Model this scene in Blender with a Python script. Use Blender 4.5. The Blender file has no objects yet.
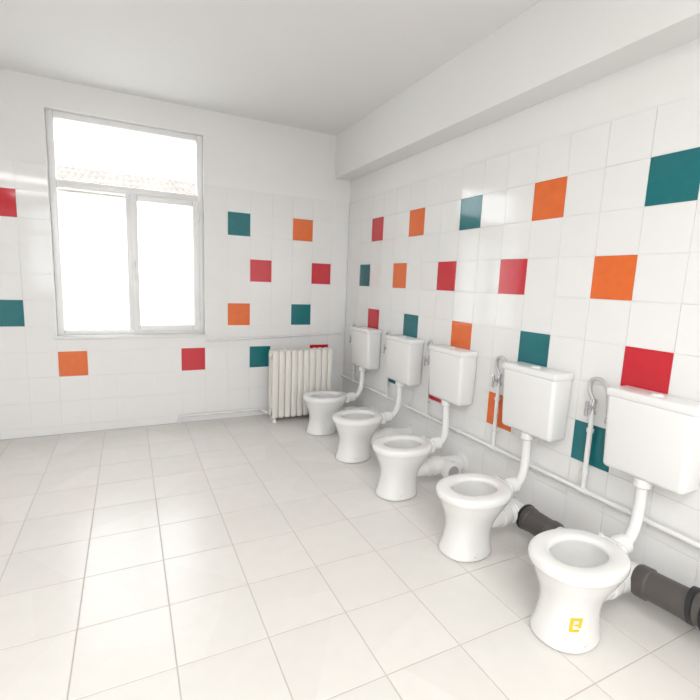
import bpy, bmesh, math, random
from mathutils import Vector, Matrix
random.seed(7)
S=bpy.context.scene
try:
    S.view_settings.view_transform='Standard'
except Exception: pass

# ---------------- constants (metres) ----------------
WX=1.886      # right wall face
WY=3.889      # back wall face
CH=2.54       # ceiling
LX=-2.0       # left wall
RY=-2.2       # rear wall
EYE=1.24

# ---------------- materials ----------------
def mat(name,col,rough=.5,metal=0,spec=.5,noise=0,nscale=8,bump=0,bscale=40,coat=0):
    m=bpy.data.materials.new(name); m.use_nodes=True
    nt=m.node_tree; b=nt.nodes['Principled BSDF']
    b.inputs['Roughness'].default_value=rough
    b.inputs['Metallic'].default_value=metal
    b.inputs['Specular IOR Level'].default_value=spec
    b.inputs['Coat Weight'].default_value=coat
    b.inputs['Coat Roughness'].default_value=.05
    g=nt.nodes.new('ShaderNodeNewGeometry')
    n=nt.nodes.new('ShaderNodeTexNoise'); n.inputs['Scale'].default_value=nscale
    n.inputs['Detail'].default_value=4
    nt.links.new(g.outputs['Position'],n.inputs['Vector'])
    r=nt.nodes.new('ShaderNodeMix'); r.data_type='RGBA'
    c=Vector(col)
    r.inputs['A'].default_value=(*(c*(1-noise)),1)
    r.inputs['B'].default_value=(*[min(1,x*(1+noise*.5)) for x in c],1)
    nt.links.new(n.outputs['Fac'],r.inputs['Factor'])
    nt.links.new(r.outputs['Result'],b.inputs['Base Color'])
    if bump:
        n2=nt.nodes.new('ShaderNodeTexNoise'); n2.inputs['Scale'].default_value=bscale
        nt.links.new(g.outputs['Position'],n2.inputs['Vector'])
        bp=nt.nodes.new('ShaderNodeBump'); bp.inputs['Strength'].default_value=bump
        bp.inputs['Distance'].default_value=.002
        nt.links.new(n2.outputs['Fac'],bp.inputs['Height'])
        nt.links.new(bp.outputs['Normal'],b.inputs['Normal'])
    return m
M_plaster=mat('plaster_white',(.865,.862,.855),.7,noise=.03,nscale=2,bump=.15,bscale=60)
M_ceil=mat('ceiling_paint',(.865,.862,.855),.8,noise=.03,nscale=1.5)
M_grout=mat('wall_grout',(.82,.82,.81),.6)
M_tw=mat('tile_white',(.86,.86,.858),.07,noise=.02,nscale=5)
M_tr=mat('tile_red',(.62,.024,.040),.07,noise=.12,nscale=25)
M_to=mat('tile_orange',(.82,.165,.035),.07,noise=.12,nscale=25)
M_tt=mat('tile_teal',(.010,.172,.195),.07,noise=.15,nscale=25)
M_fg=mat('floor_grout',(.55,.525,.485),.8)
M_cer=mat('sanitary_ceramic',(.84,.84,.835),.08,coat=.5)
M_pl=mat('white_plastic',(.83,.83,.83),.25)
M_pvc=mat('window_pvc',(.88,.88,.88),.25)
M_dark=mat('dark_grey_pvc',(.095,.085,.082),.4,noise=.1)
M_black=mat('black_rubber',(.02,.02,.022),.5)
M_chrome=mat('chrome',(.7,.7,.72),.2,metal=1)
M_hose=mat('braided_hose',(.62,.63,.65),.3,metal=.5)
M_grey=mat('grey_plastic',(.4,.4,.42),.4)
M_rad=mat('radiator_enamel',(.83,.81,.765),.35)
M_yel=mat('yellow_sticker',(.85,.6,.03),.5,noise=.2,nscale=80)
M_water=mat('toilet_water',(.26,.29,.31),.03)
M_roof=mat('roof_tiles',(.22,.195,.175),.9,noise=.7,nscale=3)
M_ext=mat('exterior_render',(.85,.85,.83),.9)
M_gnd=mat('exterior_ground',(.5,.5,.48),.95,noise=.2)

# floor tile material: small random shade per 30cm tile
M_ft=mat('floor_tile',(.80,.782,.75),.26,noise=.05,nscale=14)
nt=M_ft.node_tree; b=nt.nodes['Principled BSDF']
g=nt.nodes.new('ShaderNodeNewGeometry')
sn=nt.nodes.new('ShaderNodeVectorMath'); sn.operation='SUBTRACT'; sn.inputs[1].default_value=(.105,.15,0)
nt.links.new(g.outputs['Position'],sn.inputs[0])
s2=nt.nodes.new('ShaderNodeVectorMath'); s2.operation='SNAP'; s2.inputs[1].default_value=(.3,.3,10)
nt.links.new(sn.outputs[0],s2.inputs[0])
wn=nt.nodes.new('ShaderNodeTexWhiteNoise'); nt.links.new(s2.outputs[0],wn.inputs['Vector'])
mr=nt.nodes.new('ShaderNodeMapRange'); mr.inputs['To Min'].default_value=.965; mr.inputs['To Max'].default_value=1.02
nt.links.new(wn.outputs['Value'],mr.inputs['Value'])
src=b.inputs['Base Color'].links[0].from_socket
mm=nt.nodes.new('ShaderNodeVectorMath'); mm.operation='SCALE'
nt.links.new(src,mm.inputs[0]); nt.links.new(mr.outputs['Result'],mm.inputs['Scale'])
nt.links.new(mm.outputs[0],b.inputs['Base Color'])

# glass: fresnel mix of clear and mirror
M_gl=bpy.data.materials.new('window_glass'); M_gl.use_nodes=True
nt=M_gl.node_tree; nt.nodes.clear()
o=nt.nodes.new('ShaderNodeOutputMaterial'); mx=nt.nodes.new('ShaderNodeMixShader')
fr=nt.nodes.new('ShaderNodeFresnel'); fr.inputs['IOR'].default_value=1.45
tr=nt.nodes.new('ShaderNodeBsdfTransparent'); gl=nt.nodes.new('ShaderNodeBsdfGlossy'); gl.inputs['Roughness'].default_value=.02
nt.links.new(fr.outputs[0],mx.inputs[0]); nt.links.new(tr.outputs[0],mx.inputs[1]); nt.links.new(gl.outputs[0],mx.inputs[2])
nt.links.new(mx.outputs[0],o.inputs[0])

# ---------------- helpers ----------------
def obj(name,bm,mats,parent=None,smooth=False,loc=(0,0,0),sub=0):
    me=bpy.data.meshes.new(name); bm.to_mesh(me); bm.free()
    for m in (mats if isinstance(mats,(list,tuple)) else [mats]): me.materials.append(m)
    if smooth:
        for p in me.polygons: p.use_smooth=True
        if smooth!='all':
            try: me.set_sharp_from_angle(angle=math.radians(40))
            except Exception: pass
    ob=bpy.data.objects.new(name,me); S.collection.objects.link(ob); ob.location=loc
    if parent: ob.parent=parent
    if sub:
        md=ob.modifiers.new('sub','SUBSURF'); md.levels=sub; md.render_levels=sub
    return ob
def empty(name,loc=(0,0,0)):
    e=bpy.data.objects.new(name,None); e.empty_display_size=.1
    S.collection.objects.link(e); e.location=loc; return e
def box(bm,x0,x1,y0,y1,z0,z1,mi=0,bev=0,seg=2,taper=None):
    v=[bm.verts.new((x,y,z)) for z in (z0,z1) for (x,y) in ((x0,y0),(x1,y0),(x1,y1),(x0,y1))]
    f=[]
    for q in ((3,2,1,0),(4,5,6,7),(0,1,5,4),(1,2,6,5),(2,3,7,6),(3,0,4,7)):
        fc=bm.faces.new([v[i] for i in q]); fc.material_index=mi; f.append(fc)
    if bev:
        es=set(e for q in f for e in q.edges)
        r=bmesh.ops.bevel(bm,geom=list(es),offset=bev,segments=seg,affect='EDGES',profile=.5)
        for fc in r['faces']: fc.material_index=mi
def cr(P,n=8):
    P=[Vector(p) for p in P]
    if len(P)<3: return P
    Q=[P[0]*2-P[1]]+P+[P[-1]*2-P[-2]]
    out=[]
    for i in range(1,len(Q)-2):
        a,b_,c,d=Q[i-1:i+3]
        for k in range(n):
            t=k/n
            out.append(.5*((2*b_)+(c-a)*t+(2*a-5*b_+4*c-d)*t*t+(3*b_-a-3*c+d)*t**3))
    out.append(P[-1]); return out
def tube(bm,P,r,seg=16,mi=0,smoothpath=True,cap=True):
    P=cr(P) if smoothpath else [Vector(p) for p in P]
    R=r if isinstance(r,list) else [r]*len(P)
    rings=[]; up=None; tl=Vector((0,0,1))
    for i,p in enumerate(P):
        t=(P[min(i+1,len(P)-1)]-P[max(i-1,0)])
        if t.length<1e-9: t=tl.copy()
        t.normalize(); tl=t
        if up is None:
            up=Vector((0,0,1)) if abs(t.z)<.9 else Vector((0,1,0))
        n=(up-t*up.dot(t)).normalized(); bn=t.cross(n); up=n
        rings.append([bm.verts.new(p+(n*math.cos(a)+bn*math.sin(a))*R[i]) for a in [2*math.pi*k/seg for k in range(seg)]])
    for a,b_ in zip(rings,rings[1:]):
        for k in range(seg):
            f=bm.faces.new((a[k],a[(k+1)%seg],b_[(k+1)%seg],b_[k])); f.material_index=mi
    if cap:
        f=bm.faces.new(rings[0][::-1]); f.material_index=mi
        f=bm.faces.new(rings[-1]); f.material_index=mi
def cyl(bm,a,b_,r,seg=24,mi=0):
    tube(bm,[a,b_],r,seg,mi,False)
def stepped(bm,a,b_,prof,seg=32,mi=0):
    """profile list of (t,r) along a->b"""
    a=Vector(a); b_=Vector(b_); d=(b_-a); L=d.length; d.normalize()
    up=Vector((0,0,1)) if abs(d.z)<.9 else Vector((0,1,0))
    n=(up-d*up.dot(d)).normalized(); bn=d.cross(n)
    rings=[]
    for t,r in prof:
        rings.append([bm.verts.new(a+d*(t*L)+(n*math.cos(q)+bn*math.sin(q))*r) for q in [2*math.pi*k/seg for k in range(seg)]])
    for p,q in zip(rings,rings[1:]):
        for k in range(seg):
            f=bm.faces.new((p[k],p[(k+1)%seg],q[(k+1)%seg],q[k])); f.material_index=mi
    f=bm.faces.new(rings[0][::-1]); f.material_index=mi
    f=bm.faces.new(rings[-1]); f.material_index=mi

# ---------------- wall tiles ----------------
TH=.007
def tiles(name,uedges,zedges,tomap,colored,parent,holes=(),mats=None,gap=.0008,bev=.0012,jit=.0004):
    bm=bmesh.new()
    for i in range(len(uedges)-1):
        for k in range(len(zedges)-1):
            u0,u1,z0,z1=uedges[i],uedges[i+1],zedges[k],zedges[k+1]
            rects=[(u0,u1,z0,z1)]
            for (a,b_,c,d) in holes:
                nr=[]
                for (p,q,r,s) in rects:
                    if q<=a+1e-6 or p>=b_-1e-6 or s<=c+1e-6 or r>=d-1e-6: nr.append((p,q,r,s)); continue
                    if r<c: nr.append((p,q,r,c))
                    if s>d: nr.append((p,q,d,s))
                    if p<a: nr.append((p,a,max(r,c),min(s,d)))
                    if q>b_: nr.append((b_,q,max(r,c),min(s,d)))
                rects=nr
            uc,zc=(u0+u1)/2,(z0+z1)/2
            mi=0
            for (cu,cz,ci) in colored:
                if abs(cu-uc)<.05 and abs(cz-zc)<.05: mi=ci
            for (p,q,r,s) in rects:
                if q-p<.01 or s-r<.01: continue
                lo=[(p+gap,r+gap),(q-gap,r+gap),(q-gap,s-gap),(p+gap,s-gap)]
                g2=gap+bev
                hi=[(p+g2,r+g2),(q-g2,r+g2),(q-g2,s-g2),(p+g2,s-g2)]
                tu,tz=random.uniform(-jit,jit),random.uniform(-jit,jit)
                vb=[bm.verts.new(tomap(x,y,0)) for x,y in lo]
                vm=[bm.verts.new(tomap(x,y,TH-bev)) for x,y in lo]
                sg=[(-1,-1),(1,-1),(1,1),(-1,1)]
                vt=[bm.verts.new(tomap(x,y,TH-jit*2+tu*sx+tz*sz)) for (x,y),(sx,sz) in zip(hi,sg)]
                fs=[bm.faces.new(vt)]
                for a in range(4):
                    b2=(a+1)%4
                    fs.append(bm.faces.new((vb[a],vb[b2],vm[b2],vm[a])))
                    fs.append(bm.faces.new((vm[a],vm[b2],vt[b2],vt[a])))
                for f in fs: f.material_index=mi
    bmesh.ops.recalc_face_normals(bm,faces=bm.faces)
    return obj(name,bm,mats,parent)
Z=[0.0]+[.07+.19*k for k in range(11)]
R_=1; O_=2; T_=3
zr={'A':1.685,'B':1.305,'C':.925,'D':.545}
TM=[M_tw,M_tr,M_to,M_tt]
# window opening
OX0,OX1,OZ0,OZ1=-.48,.575,.75,2.35

# back wall
bm=bmesh.new()
t=.30; y0=WY+TH; y1=y0+t
box(bm,LX-.2,OX0,y0,y1,0,CH); box(bm,OX1,WX+.2,y0,y1,0,CH)
box(bm,OX0,OX1,y0,y1,0,OZ0); box(bm,OX0,OX1,y0,y1,OZ1,CH)
wb=obj('wall_back',bm,M_plaster)
bm=bmesh.new()
gy0,gy1=WY+.0035,WY+TH
box(bm,LX,OX0,gy0,gy1,0,1.968); box(bm,OX1,WX,gy0,gy1,0,1.968); box(bm,OX0,OX1,gy0,gy1,0,OZ0)
obj('grout',bm,M_grout,wb)
U=[-.10-.19*k for k in range(10,-1,-1)]
U=[LX+.001]+[u for u in U if u>LX+.02]+[.005+.19*k for k in range(10)]+[WX]
col=[(.86,zr['A'],T_),(1.43,zr['A'],O_),(1.05,zr['B'],R_),(1.62,zr['B'],R_),(.86,zr['C'],O_),(1.43,zr['C'],T_),
     (.48,zr['D'],R_),(1.05,zr['D'],T_),(1.62,zr['D'],R_),(-.385,zr['D'],O_),(-.765,zr['A'],R_),(-.765,zr['C'],T_),
     (-.955,zr['D'],O_),(-1.145,zr['B'],O_),(-1.335,zr['A'],T_),(-1.525,zr['D'],R_),(-1.335,zr['C'],R_)]
tiles('tiles',U,Z,lambda u,z,d:(u,WY+TH-d,z),col,wb,[(OX0,OX1,OZ0,OZ1)],TM)
# right wall
bm=bmesh.new(); box(bm,WX+TH,WX+.3,RY-.2,WY+TH,0,CH)
wr=obj('wall_right',bm,M_plaster)
bm=bmesh.new(); box(bm,WX+.0035,WX+TH,RY,WY,0,1.968); obj('grout',bm,M_grout,wr)
V=[1.155+.19*k for k in range(-17,15)]
V=[RY]+[v for v in V if v>RY+.02]+[WY]
def c(y): return y-.095
col=[(c(1.155),zr['A'],T_),(c(1.725),zr['A'],O_),(c(2.295),zr['A'],T_),(c(2.865),zr['A'],O_),(c(3.435),zr['A'],R_),
 (c(1.345),zr['B'],O_),(c(1.915),zr['B'],R_),(c(2.485),zr['B'],R_),(c(3.055),zr['B'],O_),(c(3.625),zr['B'],T_),
 (c(1.155),zr['C'],R_),(c(1.725),zr['C'],T_),(c(2.295),zr['C'],O_),(c(2.865),zr['C'],T_),(c(3.435),zr['C'],R_),
 (c(1.345),zr['D'],T_),(c(1.915),zr['D'],O_),(c(2.485),zr['D'],R_),(c(3.055),zr['D'],T_),
 (c(.585),zr['A'],R_),(c(.775),zr['B'],T_),(c(.585),zr['C'],O_),(c(.015),zr['A'],O_),(c(.205),zr['B'],R_),(c(.015),zr['C'],T_),(c(.205),zr['D'],O_)]
tiles('tiles',V,Z,lambda u,z,d:(WX+TH-d,u,z),col,wr,(),TM)
# left + rear wall (rear wall has two unseen windows, added to light the room)
bm=bmesh.new(); box(bm,LX-.2,LX,RY-.2,WY+TH,0,CH); obj('wall_left',bm,M_plaster)
bm=bmesh.new()
ys0,ys1=RY-.2,RY
fill_wins=[(-1.6,-.3),(.1,1.4)]
xs=[LX]+[q for w in fill_wins for q in w]+[WX+TH]
for i in range(0,len(xs),2): box(bm,xs[i],xs[i+1],ys0,ys1,0,CH)
for a,b_ in fill_wins:
    box(bm,a,b_,ys0,ys1,0,.8); box(bm,a,b_,ys0,ys1,2.35,CH)
obj('wall_front',bm,M_plaster)
# ceiling, beam
bm=bmesh.new(); box(bm,LX-.2,WX+.3,RY-.2,WY+.31,CH,CH+.15); obj('ceiling',bm,M_ceil)
bm=bmesh.new(); box(bm,1.726,WX+TH,RY,WY+TH,2.17,CH); obj('ceiling_beam',bm,M_ceil)
# floor
bm=bmesh.new(); box(bm,LX-.2,WX+.3,RY-.2,WY+.31,-.15,-.0015)
fl=obj('floor',bm,M_fg)
FX=[LX]+[.105+.3*k for k in range(-7,6) if LX+.02<.105+.3*k<WX]+[WX]
FY=[RY]+[.15+.3*k for k in range(-8,14) if RY+.02<.15+.3*k<WY-.02]+[WY]
TH_old=TH; TH=.0025
tiles('tiles',FX,FY,lambda u,v,d:(u,v,-.0023+d),[],fl,(),[M_ft],gap=.0021,bev=.0008,jit=.0001)
TH=TH_old

# ---------------- windows ----------------
def frame(bm,x0,x1,z0,z1,y0,y1,w,bev=.006):
    box(bm,x0,x0+w,y0,y1,z0,z1,0,bev); box(bm,x1-w,x1,y0,y1,z0,z1,0,bev)
    box(bm,x0+w,x1-w,y0,y1,z0,z0+w,0,bev); box(bm,x0+w,x1-w,y0,y1,z1-w,z1,0,bev)
def window(name,x0,x1,z0,z1,y,mirror=1,rail=1.86,mull=None):
    e=empty(name,((x0+x1)/2,y,(z0+z1)/2)); L=-Vector(e.location)
    bm=bmesh.new()
    ya,yb=sorted((y,y+.06*mirror)); 
    frame(bm,x0,x1,z0,z1,ya,yb,.046)
    box(bm,x0+.046,x1-.046,ya,yb,rail-.028,rail+.028,0,.006)
    m=mull if mull is not None else (x0+x1)/2
    box(bm,m-.024,m+.024,ya,yb,z0+.046,rail-.028,0,.006)
    obj('frame',bm,M_pvc,e,True,L)
    bm=bmesh.new()
    yc,yd=sorted((y-.015*mirror,y+.05*mirror))
    # only the right-hand leaf opens; the left is glazed straight into the frame
    frame(bm,m+.008,x1-.034,z0+.034,rail-.018,yc,yd,.048)
    obj('opening_sash',bm,M_pvc,e,True,L)
    bm=bmesh.new()
    ym=y+.03*mirror
    for (a,b_,c_,d) in ((x0+.04,m-.02,z0+.04,rail-.02),(m+.05,x1-.075,z0+.075,rail-.06),(x0+.04,x1-.04,rail+.02,z1-.04)):
        v=[bm.verts.new(p) for p in ((a,ym,c_),(b_,ym,c_),(b_,ym,d),(a,ym,d))]; bm.faces.new(v)
    obj('glass',bm,M_gl,e,False,L)
    bm=bmesh.new()
    ys=y-.016*mirror
    zc=(z0+rail)/2
    a,b_=sorted((ys,ys-.012*mirror)); box(bm,m+.017,m+.043,a,b_,zc-.035,zc+.035,0,.004)
    a,b_=sorted((ys-.012*mirror,ys-.045*mirror)); box(bm,m+.022,m+.038,a,b_,zc-.008,zc+.008,0,.003)
    a,b_=sorted((ys-.030*mirror,ys-.045*mirror)); box(bm,m+.02,m+.04,a,b_,zc-.12,zc+.012,0,.005)
    for zz in (z0+.15,rail-.15): cyl(bm,(x1-.036,ys,zz-.035),(x1-.036,ys,zz+.035),.008,12)
    obj('handle_and_hinges',bm,M_pl,e,True,L)
    return e
window('window_1',OX0,OX1,OZ0,OZ1,WY+.055,1,1.86,.03)
# inner sill of the visible window
bm=bmesh.new(); box(bm,OX0-.02,OX1+.02,WY-.012,WY-.0005,OZ0-.018,OZ0,0,.004)
box(bm,OX0+.001,OX1-.001,WY-.0005,WY+.05,OZ0-.0,OZ0+.008,0,.002)
obj('window_sill',bm,M_pl,None,True)
window('fill_window_1',fill_wins[0][0],fill_wins[0][1],.8,2.35,RY-.06,-1)  # both rear windows are added out of view to let in fill daylight
window('fill_window_2',fill_wins[1][0],fill_wins[1][1],.8,2.35,RY-.06,-1)

# ---------------- toilets ----------------
def ring(cx,rf,rb,ry,z,n=40,e=2.15):
    pts=[]
    for k in range(n):
        a=2*math.pi*k/n; c_,s_=math.cos(a),math.sin(a)
        x=math.copysign(abs(c_)**(2/e),c_)*(rb if c_>0 else rf)+cx
        y=math.copysign(abs(s_)**(2/e),s_)*ry
        pts.append((x,y,z))
    return pts
OUT=[(-.035,.122,.135,.106,0),(-.035,.124,.137,.108,.006),(-.035,.122,.135,.106,.018),(-.033,.112,.128,.097,.05),(-.030,.104,.124,.090,.10),(-.024,.108,.126,.092,.14),
 (-.014,.125,.136,.102,.18),(-.006,.150,.150,.120,.218),(0,.168,.162,.133,.248),(0,.179,.170,.141,.266),(0,.182,.172,.144,.274),(0,.190,.177,.149,.281),(0,.192,.178,.150,.298),
 (0,.190,.176,.148,.309),(0,.182,.169,.141,.315),(0,.156,.145,.116,.3175),(0,.130,.120,.092,.316),(0,.119,.110,.083,.311),(0,.114,.106,.079,.300),(0,.119,.113,.084,.285),
 (0,.117,.110,.083,.24),(.0,.106,.096,.072,.195),(.0,.078,.074,.054,.15),(.01,.05,.05,.040,.125)]
def outer(z,a):
    for p,q in zip(OUT[:13],OUT[1:13]):
        if p[4]<=z<=q[4] and q[4]>p[4]:
            t=(z-p[4])/(q[4]-p[4]); m=[p[i]+(q[i]-p[i])*t for i in range(4)]
            c_,s_=math.cos(a),math.sin(a); e=2.15
            return Vector((math.copysign(abs(c_)**(2/e),c_)*(m[2] if c_>0 else m[1])+m[0], math.copysign(abs(s_)**(2/e),s_)*m[3], z))
TX=1.438
YS=[.945,1.495,2.11,2.69,3.28]
CS=[.962,1.535,2.185,2.735,3.335]
def toilet(i,Y):
    e=empty('toilet',(TX,Y,0))
    bm=bmesh.new()
    rs=[[bm.verts.new(p) for p in ring(*r)] for r in OUT]
    for a,b_ in zip(rs,rs[1:]):
        n=len(a)
        for k in range(n): bm.faces.new((a[k],a[(k+1)%n],b_[(k+1)%n],b_[k]))
    bm.faces.new(rs[0][::-1]); bm.faces.new(rs[-1])
    obj('bowl',bm,M_cer,e,'all',sub=1)
    # rear deck with inlet
    bm=bmesh.new()
    stepped(bm,(.155,0,.277),(.268,0,.277),[(0,.03),(.45,.034),(.52,.038),(.95,.038),(1,.032)],28)
    box(bm,.150,.205,-.06,.06,.235,.3135,0,.022,4)
    obj('inlet_deck',bm,M_cer,e,True)
    bm=bmesh.new(); 
    v=[bm.verts.new(p) for p in ring(0,.092,.084,.062,.172)]; bm.faces.new(v)
    obj('water',bm,M_water,e)
    bm=bmesh.new()
    stepped(bm,(.03,0,.125),(.22,0,.135),[(0,.04),(.5,.052),(.72,.050),(.74,.057),(.95,.057),(1,.052)],32)
    obj('outlet_horn',bm,M_cer,e,True)
    # flexible pan connector
    bm=bmesh.new()
    if i<2:
        if i==0: stepped(bm,(.215,0,.135),(.312,0,.125),[(k/6,.054 if k%2 else .049) for k in range(7)],28)
        else: stepped(bm,(.20,0,.135),(.268,0,.135),[(k/8,.054 if k%2 else .049) for k in range(9)],28)
    else:
        stepped(bm,(.205,0,.135),(WX-TX-.001,0,.12),[(0,.05),(.05,.06),(.28,.06),(.30,.052),(.9,.052),(.92,.07),(1,.07)],32)
        if i==2:   # inspection cap facing down the room
            stepped(bm,(.30,0,.125),(.30,-.115,.125),[(0,.05),(.6,.05),(.62,.06),(.97,.06),(1,.055)],32)
            stepped(bm,(.30,-.112,.125),(.30,-.118,.125),[(0,.04),(1,.038)],28,1)
    obj('pan_connector',bm,[M_pl,M_grey],e,True)
    bm=bmesh.new()
    for s_ in (-1,1):
        p=outer(.03,math.radians(90*s_+10*s_)); cyl(bm,p-Vector((0,.002*s_,0)),p+Vector((0,.006*s_,0)),.008,12)
        cyl(bm,(.172,.038*s_,.31),(.172,.038*s_,.318),.009,12)
    obj('screw_caps',bm,M_pl,e,True)
    if i==0:
        bm=bmesh.new()
        # yellow label wrapped on the pedestal
        def patch(a0,a1,z0,z1):
            n=6; cols=[]
            for k in range(n+1):
                a=math.radians(a0+(a1-a0)*k/n); colv=[]
                for j in range(3):
                    z=z0+(z1-z0)*j/2
                    p=outer(z,a); d=Vector((p.x,p.y,0)).normalized()*.0022
                    colv.append(bm.verts.new(p+d))
                cols.append(colv)
            for a_,b_ in zip(cols,cols[1:]):
                for j in range(2): bm.faces.new((a_[j],b_[j],b_[j+1],a_[j+1]))
        patch(226,250,.118,.128); patch(226,233,.085,.12); patch(243,250,.092,.12); patch(226,246,.078,.087); patch(235,244,.098,.105)
        obj('label',bm,M_yel,e)
    # ---- wall cistern, part of the same toilet ----
    L=-Vector(e.location); C=CS[i]
    bm=bmesh.new()
    x1=WX-.001
    v=[]
    for z,w,d in ((.520,.156,.118),(.835,.162,.133)):
        v.append([bm.verts.new(p) for p in ((x1-d,C-w,z),(x1,C-w,z),(x1,C+w,z),(x1-d,C+w,z))])
    bm.faces.new(v[0][::-1]); bm.faces.new(v[1])
    for k in range(4): bm.faces.new((v[0][k],v[0][(k+1)%4],v[1][(k+1)%4],v[1][k]))
    bmesh.ops.bevel(bm,geom=[ed for ed in bm.edges],offset=.02,segments=4,affect='EDGES',profile=.5)
    obj('cistern_tank',bm,M_pl,e,True,L)
    bm=bmesh.new()
    box(bm,x1-.1365,x1,C-.1655,C+.1655,.822,.858,0,.012,4)
    cyl(bm,(x1-.075,C,.855),(x1-.075,C,.863),.024,24)
    cyl(bm,(x1-.075,C,.86),(x1-.075,C,.866),.018,24)
    obj('cistern_lid',bm,M_pl,e,True,L)
    bm=bmesh.new()
    tube(bm,[(1.80,C,.525),(1.80,C,.46),(1.797,C+(Y-C)*.1,.40),(1.783,C+(Y-C)*.4,.345),(1.752,C+(Y-C)*.8,.305),(1.72,Y,.283),(1.69,Y,.277)],.021,18)
    stepped(bm,(1.80,C,.523),(1.80,C,.486),[(0,.033),(.85,.033),(1,.027)],24)
    obj('flush_pipe',bm,M_pl,e,True,L)
    bm=bmesh.new()
    yr=C+.285; xr=WX-.024
    cyl(bm,(xr,yr,.345),(xr,yr,.70),.0115,14)
    for zz in (.42,.62):
        cyl(bm,(WX-.001,yr,zz),(xr,yr,zz),.006,10); cyl(bm,(xr,yr,zz-.009),(xr,yr,zz+.009),.0155,14)
    obj('riser_pipe',bm,M_pl,e,True,L)
    bm=bmesh.new()
    tube(bm,[(xr,yr,.755),(xr-.005,yr+.02,.80),(xr-.015,yr+.01,.85),(xr-.03,yr-.04,.865),(xr-.042,yr-.085,.83),(xr-.045,yr-.10,.77),(xr-.045,yr-.105,.72),(xr-.045,C+.155,.70)],.0095,12)
    obj('supply_hose',bm,M_hose,e,True,L)
    bm=bmesh.new()
    stepped(bm,(xr,yr,.695),(xr,yr,.765),[(0,.016),(.25,.016),(.3,.012),(.7,.012),(.75,.015),(1,.015)],12)
    cyl(bm,(xr,yr,.73),(xr-.04,yr,.73),.010,12)
    box(bm,xr-.05,xr-.038,yr-.008,yr+.008,.69,.76,0,.003)
    cyl(bm,(xr-.045,C+.158,.70),(xr-.045,C+.19,.701),.014,12)
    obj('stop_valve',bm,M_chrome,e,True,L)
for i,Y in enumerate(YS): toilet(i,Y)

# ---------------- pipes ----------------
e=empty('water_pipe',(WX,2,.33)); L=-Vector(e.location)
bm=bmesh.new()
tube(bm,[(WX-.024,RY+.01,.33),(WX-.024,WY-.03,.33)],.0115,14,0,False)
y=RY+.3
while y<WY-.1:
    cyl(bm,(WX-.001,y,.33),(WX-.02,y,.33),.006,10); cyl(bm,(WX-.024,y-.008,.33),(WX-.024,y+.008,.33),.0155,14); y+=.575
for C in CS: cyl(bm,(WX-.024,C+.265,.33),(WX-.024,C+.305,.33),.016,14)
obj('run',bm,M_pl,e,True,L)

e=empty('soil_pipe',(1.76,.9,.12)); L=-Vector(e.location)
bm=bmesh.new()
stepped(bm,(1.745,1.56,.125),(1.745,1.44,.12),[(0,.045),(.1,.055),(.3,.055),(.32,.05),(1,.05)],32)
stepped(bm,(1.745,1.30,.115),(1.755,.90,.135),[(0,.05),(.4,.05),(.42,.056),(.9,.056),(.92,.06),(1,.06)],32)
obj('white_fittings',bm,M_pl,e,True,L)
bm=bmesh.new()
stepped(bm,(1.745,1.45,.12),(1.745,1.26,.115),[(0,.056),(.05,.06),(.2,.06),(.22,.056),(.78,.056),(.8,.061),(.95,.061),(1,.056)],32)
stepped(bm,(1.755,.905,.137),(1.77,.60,.158),[(0,.058),(.03,.062),(.15,.062),(.17,.056),(1,.056)],32)
stepped(bm,(1.77,.60,.158),(1.775,RY+.01,.158),[(0,.055),(1,.055)],32)
obj('dark_pipe',bm,M_dark,e,True,L)
bm=bmesh.new()
for (a,b_) in ((.725,.705),(.68,.63),(-.3,-.38)):
    stepped(bm,(1.767,a,.153),(1.769,b_,.156),[(0,.06),(.1,.065),(.9,.065),(1,.06)],32)
stepped(bm,(1.745,1.452,.12),(1.745,1.435,.12),[(0,.058),(.2,.064),(.8,.064),(1,.058)],32)
obj('rubber_collars',bm,M_black,e,True,L)

yy=WY-.022
e=empty('heating_pipe',(1.2,WY,.72)); L=-Vector(e.location)
bm=bmesh.new()
tube(bm,[(.60,yy,.70),(WX-.05,yy,.75)],.009,12,0,False)
tube(bm,[(.60,WY-.001,.70),(.60,yy,.70)],.009,12,0,False)
for x in (.8,1.2,1.6): cyl(bm,(x,WY-.001,.706+.0375*(x-.6)),(x,yy,.706+.0375*(x-.6)),.005,10)
obj('run',bm,M_pl,e,True,L)
e=empty('heating_pipe',(.7,WY,.06)); L=-Vector(e.location)
bm=bmesh.new()
tube(bm,[(.36,yy,.0),(.36,yy,.03),(.365,yy,.055),(.39,yy,.062),(.45,yy,.062),(.97,yy,.062),(1.02,yy-.01,.065),(1.04,yy-.05,.075),(1.045,3.73,.08),(1.055,3.70,.08),(1.066,3.695,.08)],.011,12)
obj('run',bm,M_pl,e,True,L)

# ---------------- radiator ----------------
e=empty('radiator',(1.36,3.69,0)); L=-Vector(e.location)
bm=bmesh.new()
x=1.09; n=10; p=.0565; yf,yb=3.625,3.765
for k in range(n):
    xc=x+p*(k+.5); w=.0262
    box(bm,xc-w,xc+w,yf,yf+.05,.05,.60,0,.008,3)
    box(bm,xc-w,xc+w,yb-.05,yb,.05,.60,0,.008,3)
    box(bm,xc-w+.012,xc+w-.012,yf+.04,yb-.04,.07,.60,0)
    box(bm,xc-w,xc+w,yf-.002,yb+.002,.545,.635,0,.018,4)
    box(bm,xc-w,xc+w,yf-.002,yb+.002,.035,.12,0,.018,4)
    box(bm,xc-.009,xc+.009,yf-.005,yf+.01,.12,.54,0,.004,2)
for zz in (.08,.59):
    cyl(bm,(x-.012,(yf+yb)/2,zz),(x+n*p+.012,(yf+yb)/2,zz),.024,20)
for kx in (0,n-1):
    xc=x+p*(kx+.5)
    for yq in (yf+.025,yb-.025): stepped(bm,(xc,yq,.06),(xc,yq,0),[(0,.014),(.7,.013),(1,.02)],16)
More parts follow.
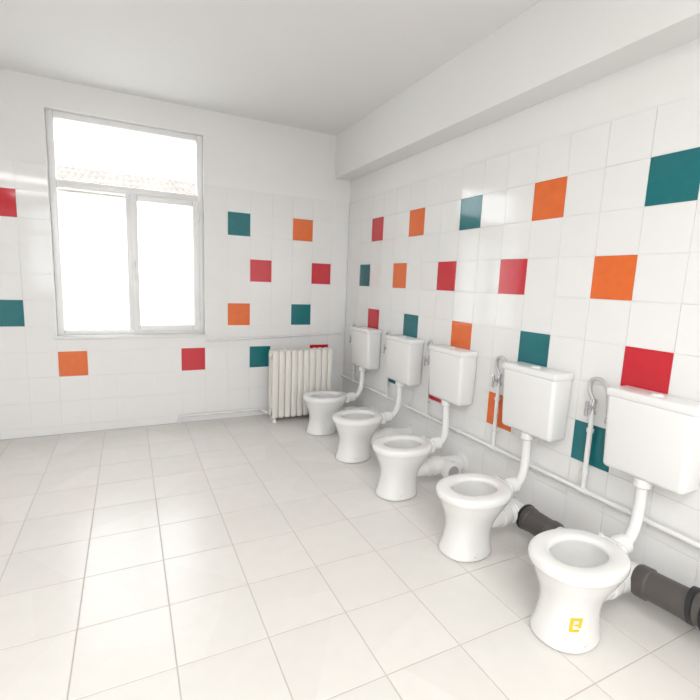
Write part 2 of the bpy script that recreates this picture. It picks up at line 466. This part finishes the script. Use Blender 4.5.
obj('sections',bm,M_rad,e,True,L)

# ---------------- outside ----------------
bm=bmesh.new(); box(bm,-30,30,WY+.32,40,-.6,-.5); box(bm,-30,30,-30,RY-.25,-.6,-.5)
obj('exterior_ground',bm,M_gnd)
e=empty('neighbour_house',(0,9,0)); L=-Vector(e.location)
bm=bmesh.new(); box(bm,-7,7,8.4,13,-.5,2.62); obj('walls',bm,M_ext,e,False,L)
bm=bmesh.new()
nx=140
for k in range(nx):
    x0=-7.4+14.8*k/nx; x1=x0+14.8/nx
    xm=(x0+x1)/2
    pts=[(x0,0),(xm,.03),(x1,0)]
    for (a,ha),(b_,hb) in zip(pts,pts[1:]):
        bm.faces.new([bm.verts.new(q) for q in ((a,8.0,2.50+ha),(b_,8.0,2.50+hb),(b_,10.7,3.25+hb),(a,10.7,3.25+ha))])
        bm.faces.new([bm.verts.new(q) for q in ((a,10.7,3.25+ha),(b_,10.7,3.25+hb),(b_,13.4,2.5+hb),(a,13.4,2.5+ha))])
box(bm,-7.4,7.4,7.98,8.04,2.40,2.52)
obj('roof',bm,M_roof,e,False,L)

# ---------------- fill lamps added on the unseen ceiling (behind the viewpoint) ----------------
for (lx,ly) in ((-1.1,-.2),(.2,-.3),(-1.1,-1.5),(.2,-1.5)):
    e=empty('fill_lamp',(lx,ly,CH)); 
    bm=bmesh.new(); box(bm,-.6,.6,-.15,.15,-.06,0,0,.01); obj('housing',bm,M_pl,e,True)
    ld=bpy.data.lights.new('fill_light','AREA'); ld.shape='RECTANGLE'; ld.size=1.15; ld.size_y=.26; ld.energy=21; ld.color=(1,.975,.94)
    lo=bpy.data.objects.new('fill_light',ld); S.collection.objects.link(lo); lo.parent=e; lo.location=(0,0,-.065)

# ---------------- world ----------------
w=bpy.data.worlds.new('sky'); S.world=w; w.use_nodes=True
bg=w.node_tree.nodes['Background']; bg.inputs[0].default_value=(.95,.98,1,1); bg.inputs[1].default_value=5.2

# ---------------- camera ----------------
Yd=Vector((-223,77,-445)).normalized()
Xd=Vector((900,31,-445)); Xd=(Xd-Yd*Xd.dot(Yd)).normalized()
Zd=Xd.cross(Yd)
Rm=Matrix((Xd,Yd,Zd))
cd=bpy.data.cameras.new('camera'); cam=bpy.data.objects.new('camera',cd); S.collection.objects.link(cam)
cd.sensor_width=36; cd.lens=445/700*36; cd.clip_start=.02
cam.matrix_world=Matrix.Translation((0,0,EYE)) @ Rm.to_4x4()
S.camera=cam
